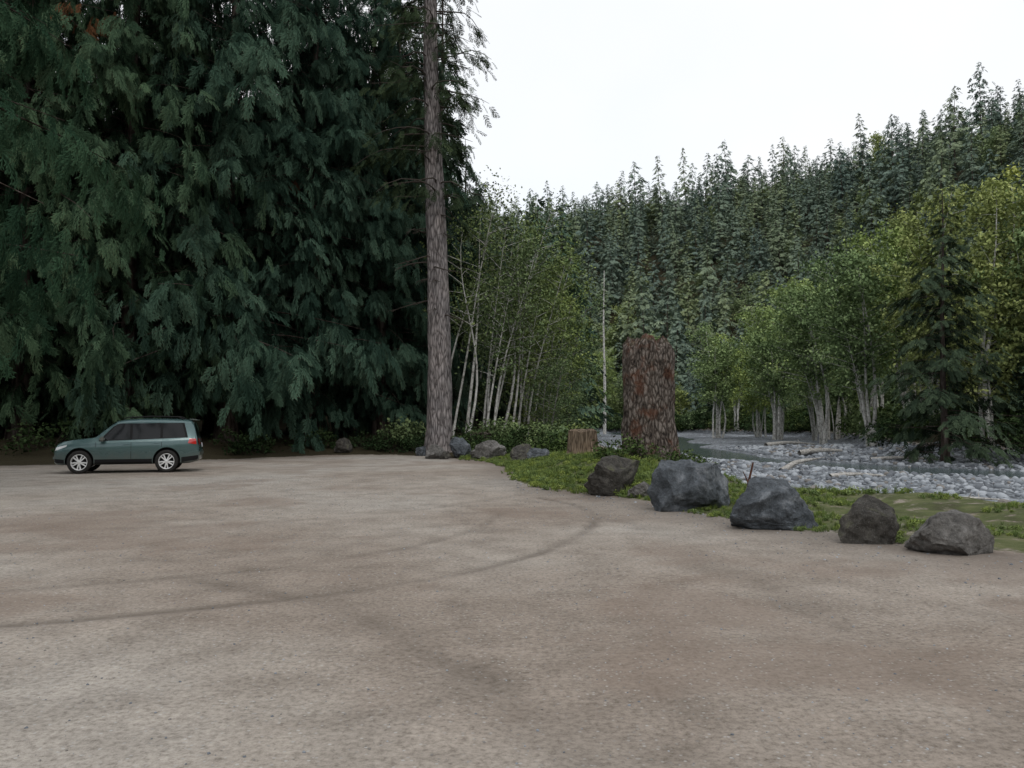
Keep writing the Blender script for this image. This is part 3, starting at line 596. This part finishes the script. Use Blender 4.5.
sx=np.unique(np.concatenate([ST[:,0],np.linspace(-2.16,2.29,60)])); I=lambda c,x:np.interp(x,ST[:,0],ST[:,c])
def ring(x):
    zb,zt,zr,w,wr=[I(c,x) for c in range(1,6)]; d=zr-zt; m=zb+(zt-zb)*.55
    half=[(0,zb),(w*.82,zb),(w*.955,zb+.05),(w*.975,zb+.16),(w*.985,m-.06),(w,m+.02),(w*.99,zt-.12),(w*.965,zt-.03),(w*.945,zt),(wr+.04+(.03 if d>.3 else 0),zt+d*.84),(wr,zt+d*.93),(wr-.1,zt+d*.975),(wr*.5,zt+d*.995),(0,zr)]
    return half
B=Buf(); rings=[]
for x in sx:
    h=ring(x); full=[(-a,b) for a,b in h]+[(a,b) for a,b in h[-2:0:-1]]
    rings.append([(x,a,b) for a,b in full])
V=np.array(rings); n,k=V.shape[:2]; i=np.arange(n-1)[:,None]*k;j=np.arange(k)[None];kk=(j+1)%k
B.add(V,np.stack([i+j,i+k+j,i+k+kk,i+kk],-1).reshape(-1,4),0,.5,True)
bm=bmesh.new(); me=B.mesh('body',[M_p,M_blk]); bm.from_mesh(me); bm.verts.ensure_lookup_table()
for base in (0,(n-1)*k):
    try: bm.faces.new([bm.verts[base+q] for q in range(k)])
    except Exception as e: print(e)
bmesh.ops.recalc_face_normals(bm,faces=bm.faces); bm.to_mesh(me); bm.free()
body=obj('body',me,parent=car)
WX_=(-1.37,1.27); WR=.365
cb=bmesh.new()
for wxx in WX_:
    for sg in (-1,1):
        bmesh.ops.create_cone(cb,cap_ends=True,segments=40,radius1=.43,radius2=.43,depth=.36,matrix=Matrix.Translation((wxx,sg*.84,WR+.02))@Matrix.Rotation(math.pi/2,4,'X'))
cm=bpy.data.meshes.new('cut'); cb.to_mesh(cm); cb.free(); cm.materials.append(M_p); cm.materials.append(M_blk)
for p_ in cm.polygons: p_.material_index=1
cut=obj('cutter',cm); md=body.modifiers.new('b','BOOLEAN'); md.object=cut; md.operation='DIFFERENCE'; md.solver='EXACT'
bpy.context.view_layer.update(); dg=bpy.context.evaluated_depsgraph_get()
nm=bpy.data.meshes.new_from_object(body.evaluated_get(dg)); body.modifiers.clear(); body.data=nm; bpy.data.objects.remove(cut)
try: nm.set_sharp_from_angle(angle=math.radians(35))
except Exception: pass
def side_y(x,z):
    h=np.array(ring(x)); return np.interp(z,h[1:11,1],h[1:11,0])
def panel(name,quad,mat,off=.006,nu=10,nv=5,sides=(-1,1)):
    B=Buf(); q=np.array(quad,float)
    for sg in sides:
        V=[]
        for u in np.linspace(0,1,nu):
            for v in np.linspace(0,1,nv):
                a=q[0]*(1-u)+q[1]*u; b=q[3]*(1-u)+q[2]*u; p=a*(1-v)+b*v; V.append((p[0],sg*(side_y(p[0],p[1])+off),p[1]))
        i=np.arange(nu-1)[:,None]*nv+np.arange(nv-1)[None]; F=np.stack([i,i+nv,i+nv+1,i+1],-1).reshape(-1,4)
        B.add(V,F,0,.5,True)
    return obj(name,B.mesh(name,[mat]),parent=car)
panel('window_surround',[(-.82,1.02),(1.93,1.12),(1.80,1.59),(-.30,1.57)],M_blk,.003,30,6)
panel('front_door_glass',[(-.72,1.05),(.13,1.07),(.13,1.565),(-.27,1.55)],M_glass,.008)
panel('rear_door_glass',[(.20,1.075),(1.06,1.09),(1.06,1.59),(.20,1.57)],M_glass,.008)
panel('quarter_glass',[(1.14,1.10),(1.86,1.13),(1.73,1.57),(1.14,1.585)],M_glass,.008)
panel('sill_cladding',[(-.92,.295),(.82,.295),(.82,.45),(-.92,.45)],M_blk,.008)
for nme,x0 in (('door_seam_front',-.9),('door_seam_middle',.165),('door_seam_rear',1.10)):
    lo=.46 if x0<.5 and x0>-.8 else .83
    panel(nme,[(x0,lo),(x0+.014,lo),(x0+.014,.985),(x0,.985)],M_blk,.002,2,8)
panel('door_handle_front',[(-.05,.91),(.12,.915),(.12,.945),(-.05,.94)],M_p,.025); panel('door_handle_rear',[(.86,.94),(1.03,.945),(1.03,.975),(.86,.97)],M_p,.025)
panel('headlight',[(-2.11,.72),(-1.76,.85),(-1.74,.91),(-2.07,.83)],M_lamp,.008); panel('tail_light_side',[(1.93,.94),(2.2,.90),(2.18,1.08),(1.98,1.09)],M_red,.01)
panel('rear_bumper_trim',[(1.73,.33),(2.26,.41),(2.26,.55),(1.73,.49)],M_blk,.006); panel('front_bumper_trim',[(-2.12,.35),(-1.82,.33),(-1.82,.45),(-2.12,.48)],M_blk,.006)
def rearpanel(name,y0,y1,z0,z1,mat,off=.012,front=False,taper=0):
    B=Buf();V=[];nu,nv=12,8
    tab=ST[16:] if not front else ST[:11][::-1]
    for u in np.linspace(0,1,nu):
        for v in np.linspace(0,1,nv):
            z=z0+(z1-z0)*v; x=np.interp(z,tab[::-1,3],tab[::-1,0]); y=(y0+(y1-y0)*u)*(1-taper*v); x-= (.03*(abs(y)/.8)**2)*(1 if not front else -1)
            V.append((x+(off+.02)*(1 if not front else -1),y,z))
    i=np.arange(nu-1)[:,None]*nv+np.arange(nv-1)[None]; B.add(V,np.stack([i,i+nv,i+nv+1,i+1],-1).reshape(-1,4),0,.5,True)
    return obj(name,B.mesh(name,[mat]),parent=car)
rearpanel('rear_window',-.66,.66,1.15,1.58,M_glass,taper=.14); rearpanel('windshield',-.70,.70,1.17,1.63,M_glass,-.005,True,.12)
rearpanel('tail_light_left',-.80,-.50,.90,1.08,M_red,.03);rearpanel('tail_light_right',.50,.80,.90,1.08,M_red,.03)
rearpanel('licence_plate',-.24,.24,.80,.94,M_plate,.03); rearpanel('grille',-.35,.35,.70,.84,M_blk,.02,True)
def boxp(name,c,s,mat,bev=.02,rot=(0,0,0)):
    b=bmesh.new(); bmesh.ops.create_cube(b,size=1); bmesh.ops.scale(b,vec=s,verts=b.verts); bmesh.ops.bevel(b,geom=b.edges,offset=bev,segments=2,affect='EDGES')
    me=bpy.data.meshes.new(name); b.to_mesh(me); b.free(); me.materials.append(mat); return obj(name,me,c,rot,parent=car)
boxp('rear_bumper',(2.23,0,.59),(.16,1.60,.20),M_p,.05); boxp('rear_bumper_lower',(2.2,0,.44),(.16,1.5,.13),M_blk,.04); boxp('spoiler',(2.07,0,1.695),(.26,1.18,.035),M_p,.012,(0,.12,0))
boxp('front_bumper',(-2.08,0,.50),(.2,1.46,.2),M_p,.06)
for sg in (-1,1):
    boxp('mirror',(-.68,sg*1.0,1.09),(.16,.2,.15),M_p,.04); boxp('mirror_arm',(-.66,sg*.9,1.05),(.08,.12,.04),M_blk,.01)
    B=Buf(); tube(B,[(-.1,sg*.61,1.70),(.0,sg*.61,1.765),(.8,sg*.61,1.80),(1.6,sg*.60,1.785),(1.76,sg*.595,1.70)],.018,8,0); obj('roof_rail',B.mesh('rail',[M_blk]),parent=car)
def wheel(x,sg,nme):
    w=bpy.data.objects.new(nme,None); COL.objects.link(w); w.parent=car; w.location=(x,sg*.80,WR); w.rotation_euler=(0,0,0 if sg<0 else math.pi)
    def lathe(prof,mat,seg=48,n_='p'):
        B=Buf(); th=np.linspace(0,2*np.pi,seg,endpoint=False); P=np.array(prof)
        V=np.stack([P[:,0][:,None]*np.cos(th),np.repeat(P[:,1][:,None],seg,1),P[:,0][:,None]*np.sin(th)],-1); i=np.arange(len(P)-1)[:,None]*seg;j=np.arange(seg)[None];k=(j+1)%seg
        B.add(V,np.stack([i+j,i+k,i+seg+k,i+seg+j],-1).reshape(-1,4),0,.5,True); obj(n_,B.mesh(n_,[mat]),parent=w)
    lathe([(.245,.1),(.31,.11),(.35,.09),(.365,.05),(.365,-.05),(.35,-.09),(.31,-.11),(.245,-.105),(.245,.1)],M_tyre,n_='tyre')
    lathe([(.25,.08),(.225,.06),(.22,-.05),(.232,-.10),(.25,-.108),(.25,.08)],M_rim,n_='rim'); lathe([(.0,-.02),(.21,-.02),(.215,.05)],M_blk,n_='brake')
    lathe([(.0,-.095),(.045,-.093),(.06,-.08),(.06,-.02)],M_rim,24,'hub')
    for q in range(10):
        a=q*math.pi/5+(.10 if q%2 else -.10); b=bmesh.new(); bmesh.ops.create_cube(b,size=1); bmesh.ops.scale(b,vec=(.20,.03,.042),verts=b.verts); bmesh.ops.bevel(b,geom=b.edges,offset=.006,segments=1,affect='EDGES'); me=bpy.data.meshes.new('spoke'); b.to_mesh(me); b.free(); me.materials.append(M_rim)
        obj('spoke',me,(math.cos(a)*.135,-.078,math.sin(a)*.135),(0,-a,0),parent=w)
for x,f in zip(WX_,('front','rear')):
    for sg,s_ in ((-1,'left'),(1,'right')): wheel(x,sg,f'wheel_{f}_{s_}')
car.location=(-12.45,26.1,.0); car.rotation_euler=(0,0,math.radians(17)); car.scale=(.95,.97,1.0)
# ------------------------------------------------------------------ light, world, camera
w=bpy.data.worlds.new('World'); scene.world=w; w.use_nodes=True; nt=w.node_tree; nt.nodes.clear()
SEL,SAZ=52,165
sky=N(nt,'ShaderNodeTexSky',{'sky_type':'NISHITA','sun_disc':False,'sun_elevation':math.radians(SEL),'sun_rotation':math.radians(SAZ)})
tc=N(nt,'ShaderNodeTexCoord').outputs['Generated']; cl=noise(nt,tc,2.2,4,.5)
cloud=ramp(nt,cl,[(.35,(.92,.96,1.0)),(.6,(1.0,1.0,1.0))])
cs=N(nt,'ShaderNodeVectorMath',{'operation':'SCALE'},i0=cloud,Scale=9.3).outputs[0]
mx=mixc(nt,.88,sky.outputs[0],cs)
bg=N(nt,'ShaderNodeBackground',None,Color=mx,Strength=.12); o=N(nt,'ShaderNodeOutputWorld'); nt.links.new(bg.outputs[0],o.inputs[0])
L=bpy.data.lights.new('sun','SUN'); L.energy=.9; L.angle=math.radians(25); L.color=(1,.97,.93); so=bpy.data.objects.new('sun',L); COL.objects.link(so)
el=math.radians(SEL); az=math.radians(SAZ); d=Vector((math.sin(az)*math.cos(el),math.cos(az)*math.cos(el),math.sin(el))); so.rotation_euler=d.to_track_quat('Z','Y').to_euler()
cam=bpy.data.cameras.new('camera'); cam.lens=28.1; cam.sensor_width=36; cam.clip_end=2000; co=bpy.data.objects.new('camera',cam); COL.objects.link(co)
co.location=(0,0,1.65); co.rotation_euler=(math.radians(90+2.65),0,0); scene.camera=co
scene.view_settings.view_transform='Standard'; scene.view_settings.look='None'; scene.view_settings.exposure=0
